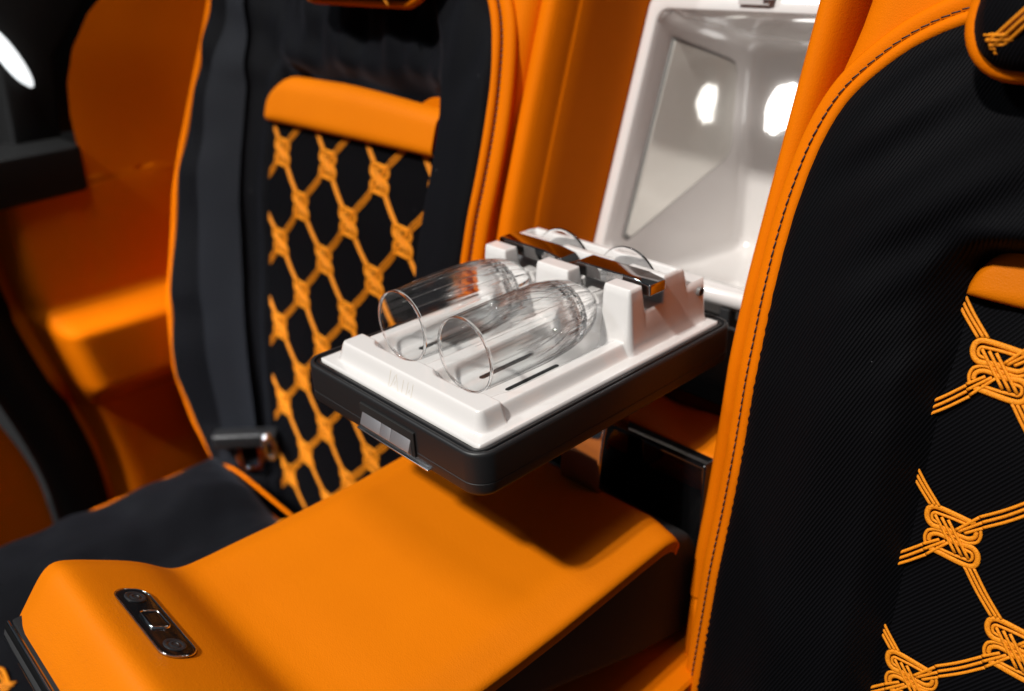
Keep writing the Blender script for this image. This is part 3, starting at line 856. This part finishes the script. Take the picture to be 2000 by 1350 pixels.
pan_l = grid('embroidered_insert', lambda x, z: (x, yp(z)+.0015*math.sin(z*60)*0, z), lin(PL0-.010, PL1+.04, 40), lin(-.68, .112, 90), 'black twill panel', seat_l)
def frame_l(x, z, dx=0, dz=0):
    zc = z+dz
    return Matrix.Translation((x, yp(zc)-.0002, zc)) @ Matrix.Rotation(-lean(zc), 4, 'X') @ Matrix.Translation((0, 0, -dz))
embroider(pan_l, frame_l, -.563, .060, range(-2, 3), range(-1, 9), lambda x, z: PL0-.012 < x < PL1+.04 and z < .115)
def bar_l(u, v):
    x = PL0-.002+u*(PL1+.008-PL0)
    zb = .1035+.003*u
    zt = zb+.004+(.066-.030*max(0, u-.45)**1.3)*math.sqrt(max(0, 1-(1-min(1, u*6.5))**2))
    z = zb+(zt-zb)*v
    e = min(1, 4*min(v, 1-v))*min(1, u*22)
    return (x, yp(z)-.004-.018*math.sqrt(max(0, 1-(1-e)**2)), z)
grid('leather_bar', bar_l, [0, .003, .008, .016, .03, .045, .065, .09, .12, .16]+lin(.2, 1, 24), [0, .01, .03, .07, .12, .2, .3, .45, .6, .72, .82, .9, .95, .98, 1], 'orange leather', seat_l)
# cushion
def cush(u, v):
    x = -.785+.60*u; y = -.62+.765*v
    ex = min(u, 1-u)*.60; ey = (1-v)*.765
    e = min(1, min(ex/.060, ey/.06))
    z = -.492+.044*math.sqrt(max(0, 1-(1-e)**2))
    z += .008*math.exp(-((x+.70)/.07)**2)*ss(.02, .10, ey) - .022*ss(-.66, -.56, x)*ss(0, .1, ex)
    z += .013*nz(x*9, y*8, 2)+.004*nz(x*26, y*20, 7)+.003*math.sin(y*60+5*x)*math.exp(-((x+.74)/.05)**2)
    return (x, y, z)
grid('seat_cushion', cush, lin(0, 1, 80), lin(0, 1, 90), 'lit far twill', seat_l)
cpath = [Vector((-.788, y, -.476)) for y in lin(-.62, .06, 30)] + [Vector(p) for p in ((-.785, .095, -.476), (-.772, .125, -.476), (-.745, .143, -.476), (-.70, .149, -.478), (-.60, .152, -.484), (-.50, .152, -.485), (-.22, .152, -.485))]
tube('cushion_piping', smooth_path(cpath, 120), .0028, 'orange leather smooth', seat_l, up=(0, 0, 1))
box('cushion_base', (-.778, -.62, -.75), (-.20, .14, -.492), 'orange leather smooth', seat_l, .01)
ck = bpy.data.objects.new('cushion_embroidery', None)
bpy.data.objects.remove(ck)
for k in range(6):
    y = .105-.105*k
    o = bpy.data.objects.new('knot', KNOT); COL.objects.link(o); o.parent = seat_l
    z = max(cush((-.487+.785)/.60, (y+.62)/.765)[2], -.52)
    o.matrix_local = Matrix.Translation((-.487, y, z+.001)) @ Matrix.Rotation(R(-90), 4, 'X') @ Matrix.Scale(1.15, 4)
box('lower_bolster', (-.83, .05, -.66), (-.72, .16, -.53), 'orange leather smooth', seat_l, .03, 5)
settle(seat_l)

# ------------------------------------------------------------------ head cushions hanging over the seat backs
def head_cushion(label, x0, x1, z0, z1, fwd_, cords):
    hc = thing('head_cushion', label, 'cushion', ((x0+x1)/2, yp(z0)-fwd_, z0), 'head cushions')
    cx, cz, hx, hz = (x0+x1)/2, (z0+z1)/2, (x1-x0)/2, (z1-z0)/2
    def ringp(k, off):
        return [(x, yp(z)-fwd_-off, z) for x, z in rrect(cx, cz, hx*k[0], hz*k[1], .035, 9)]
    loft('cover', [ringp((.5, .5), -.055), ringp((.9, .86), -.045), ringp((.985, .975), -.015), ringp((1, 1), 0), ringp((.985, .975), .012), ringp((.93, .90), .024), ringp((.8, .75), .032), ringp((.4, .35), .036)], 'black twill', hc, cap0=True, cap1=True)
    tube('piping', [Vector(p) for p in ringp((1, 1), 0)], .0075, 'orange leather smooth', hc, closed=True)
    for (a, b_, n_) in cords:
        v, f = [], []
        for k in range(n_):
            o_ = (k-(n_-1)/2)*.0036
            P = smooth_path([(a[0]+o_*.8, 0, a[1]-o_*.8), ((a[0]+b_[0])/2+o_*.8, 0, (a[1]+b_[1])/2-o_*.8), (b_[0]+o_*.8, 0, b_[1]-o_*.8)], 10)
            P = [Vector((p.x, yp(p.z)-fwd_-.0150-.026*ss(0, .05, min(p.x-x0, x1-p.x, p.z-z0)), p.z)) for p in P]
            tube_data(P, .0014, .0014, (0, -1, 0), 6, verts=v, faces=f)
        mesh('cord', v, f, 'orange thread', hc)
    settle(hc)
head_cushion('piped black head cushion at the upper right corner over the near seat', .322, .62, .268, .50, .075, [((.345, .286), (.400, .345), 3), ((.340, .290), (.358, .292), 3), ((.345, .284), (.40, .279), 2)])
head_cushion('piped head cushion whose lower edge peeks in above the far seat', -.58, -.305, .2925, .50, .075, [((-.36, .293), (-.42, .34), 3)])

# ------------------------------------------------------------------ seat belt on the far seat
belt = thing('seat_belt', 'charcoal seat belt hanging down the far seat with its metal tongue', 'seat belt', (-.72, .17, -.52))
def belt_pt(i, z):
    xo, Fo = outer_left(z)
    xc = float(np.interp(z, [-.50, -.30, -.10, .10, .26, .36], [-.776, -.786, -.792, -.797, -.803, -.808]))
    w = float(np.interp(z, [.16, .30], [.026, .012]))
    x = xc+w*(i-2)/2
    return (x, yp(z)-max(fab_l(x, z), fab_l(xc, z)*.5)-.010+.001*math.sin(z*20), z)
grid('webbing', belt_pt, range(5), lin(-.505, .36, 80), 'belt webbing', belt)
c0 = Vector(belt_pt(2, -.443))+Vector((.022, .0, 0))
B = Matrix.Translation(c0) @ Matrix.Rotation(R(48), 4, 'Z')
st = box('stopper', (-.058, -.016, -.014), (.058, .016, .014), 'satin black', belt, .007, 4); st.matrix_local = B
tg = [(-.022, -.06), (.022, -.06), (.026, -.02), (.026, .0), (-.026, .0), (-.026, -.02)]
v, f = tube_data([Vector((x, 0, z)) for x, z in ((-.018, -.012), (-.020, -.045), (-.016, -.066), (.016, -.066), (.020, -.045), (.018, -.012))], .006, .0016, (0, -1, 0), 8, closed=True)
tgo = mesh('tongue', v, f, 'chrome', belt); tgo.matrix_local = B
gd = [Vector((-.70+.0*math.cos(a), .205+.010*math.cos(a), -.445+.024*math.sin(a))) for a in lin(0, 2*math.pi*15/16, 16)]
tube('guide_ring', gd, .005, 'chrome', belt, up=(1, 0, 0), closed=True)
settle(belt)

# ------------------------------------------------------------------ side of the cabin beyond the far seat
side = thing('side_trim', 'orange leather trim panel with a padded elbow rest beside the far seat', 'trim panel', (-1.0, .1, -.75))
def trim(u, v):
    z = -.72+1.2*v
    yf = -.052-.075*ss(-.30, .02, z)*0+(.075)*ss(-.10, -.60, z)+.0
    y = yf+(.62-yf)*u
    x = -.985+.006*nz(y*5, z*5)
    x -= .10*(1-ss(0, .04, y-yf))**2
    x += .065*ss(-.40, -.335, z)*(1-ss(-.232, -.190, z))*ss(yf-.02, yf+.05, y) - .012*(1-ss(-.40, -.39, z))
    x -= .010*math.exp(-((y-.085)/.006)**2)*ss(-.17, -.15, z)
    return (x, y, z)
us = [0, .004, .010, .018, .03, .045, .065, .09, .12]+lin(.15, 1, 40)
def trim2(u, v):
    x, y, z = trim(u, v)
    if z > .012:      # above the window sill only the pillar part, further back, stays
        lim = float(np.interp(z, [.012, .06, .12, .17, .22, .27, .34, .48], [.0985, .0985, .100, .108, .128, .165, .25, .45]))
        y = lim+(.62-lim)*u; x = -.985+.006*nz(y*5, z*5)+0
    return (x, y, z)
grid('trim_panel', trim2, us, lin(0, 1, 150), 'orange leather smooth', side)
settle(side)
tube('trim_edge', [Vector(trim(0.0, v))+Vector((.004, -.004, 0)) for v in lin(0, .598, 50)], .017, 'orange leather smooth', side)
settle(side)
seal = tag(tube('door_seal', [Vector((-1.085, -.105+(.075)*ss(-.10, -.60, z), z)) for z in lin(-.75, .06, 40)], .045, 'rubber', None, rv=.05, up=(0, -1, 0), seg=16), 'black rubber seal running down the door opening', 'door seal')
win = thing('side_window', 'dark side window and black frame at the upper left', 'window', (-1.08, 0, .0))
prism('pane', [(-1.2, .04), (.30, .04), (.46, .55), (-1.2, .55)], 0, -1.30, -1.29, 'dark glass', win, .001)
prism('lower_frame', [(-1.2, -.045), (.0970, -.002), (.1010, .075), (-1.2, .060)], 0, -1.10, -.968, 'rubber', win, .010)
prism('rear_frame', [(.02, .06), (.10, .06), (.125, .20), (.25, .345), (.45, .50), (.30, .56), (.04, .30)], 0, -1.16, -1.06, 'rubber', win, .015)
settle(win)
door = thing('car_door', 'open door edge in orange leather at the far left', 'door', (-1.15, -.3, -.75))
grid('door_card', lambda y, z: (-1.11-.05*(1-ss(0, .05, -.185+.10*ss(-.15, -.6, z)-y))**2, y+.10*ss(-.15, -.6, z)*ss(-.6, -.19, y), z), lin(-.70, -.185, 40), lin(-.8, -.02, 40), 'orange leather smooth', door, flip=False)
box('door_shell', (-1.25, -.9, -.8), (-1.165, -.12, -.05), 'satin black', door, .02)
settle(door)
# glowing oval added for the bright streak by the dark pillar
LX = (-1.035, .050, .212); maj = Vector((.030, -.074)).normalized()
def streak_ring(xx, k):
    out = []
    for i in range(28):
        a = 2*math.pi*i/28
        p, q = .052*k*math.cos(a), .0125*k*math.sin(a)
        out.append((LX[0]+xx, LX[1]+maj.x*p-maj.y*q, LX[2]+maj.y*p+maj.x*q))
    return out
streak = tag(loft('bright_streak', [streak_ring(-.03, .9), streak_ring(0, 1), streak_ring(.008, .8)], 'streak glow', None, cap0=True, cap1=True), 'added glowing shape for the bright white streak by the black window pillar at the upper left', 'streak')
# dark cabin behind everything
back = box('cabin_wall', (-3.2, .95, -1.0), (1.6, 1.0, 1.2), 'matte black', None, 0)
back['kind'] = 'structure'
sd = box('outer_wall', (-3.2, -3.0, -1.0), (-3.15, .95, 1.2), 'matte black', None, 0)
sd['kind'] = 'structure'
floor = box('floor', (-3.2, -2.2, -.86), (1.6, .95, -.82), 'matte black', None, 0)
floor['kind'] = 'structure'
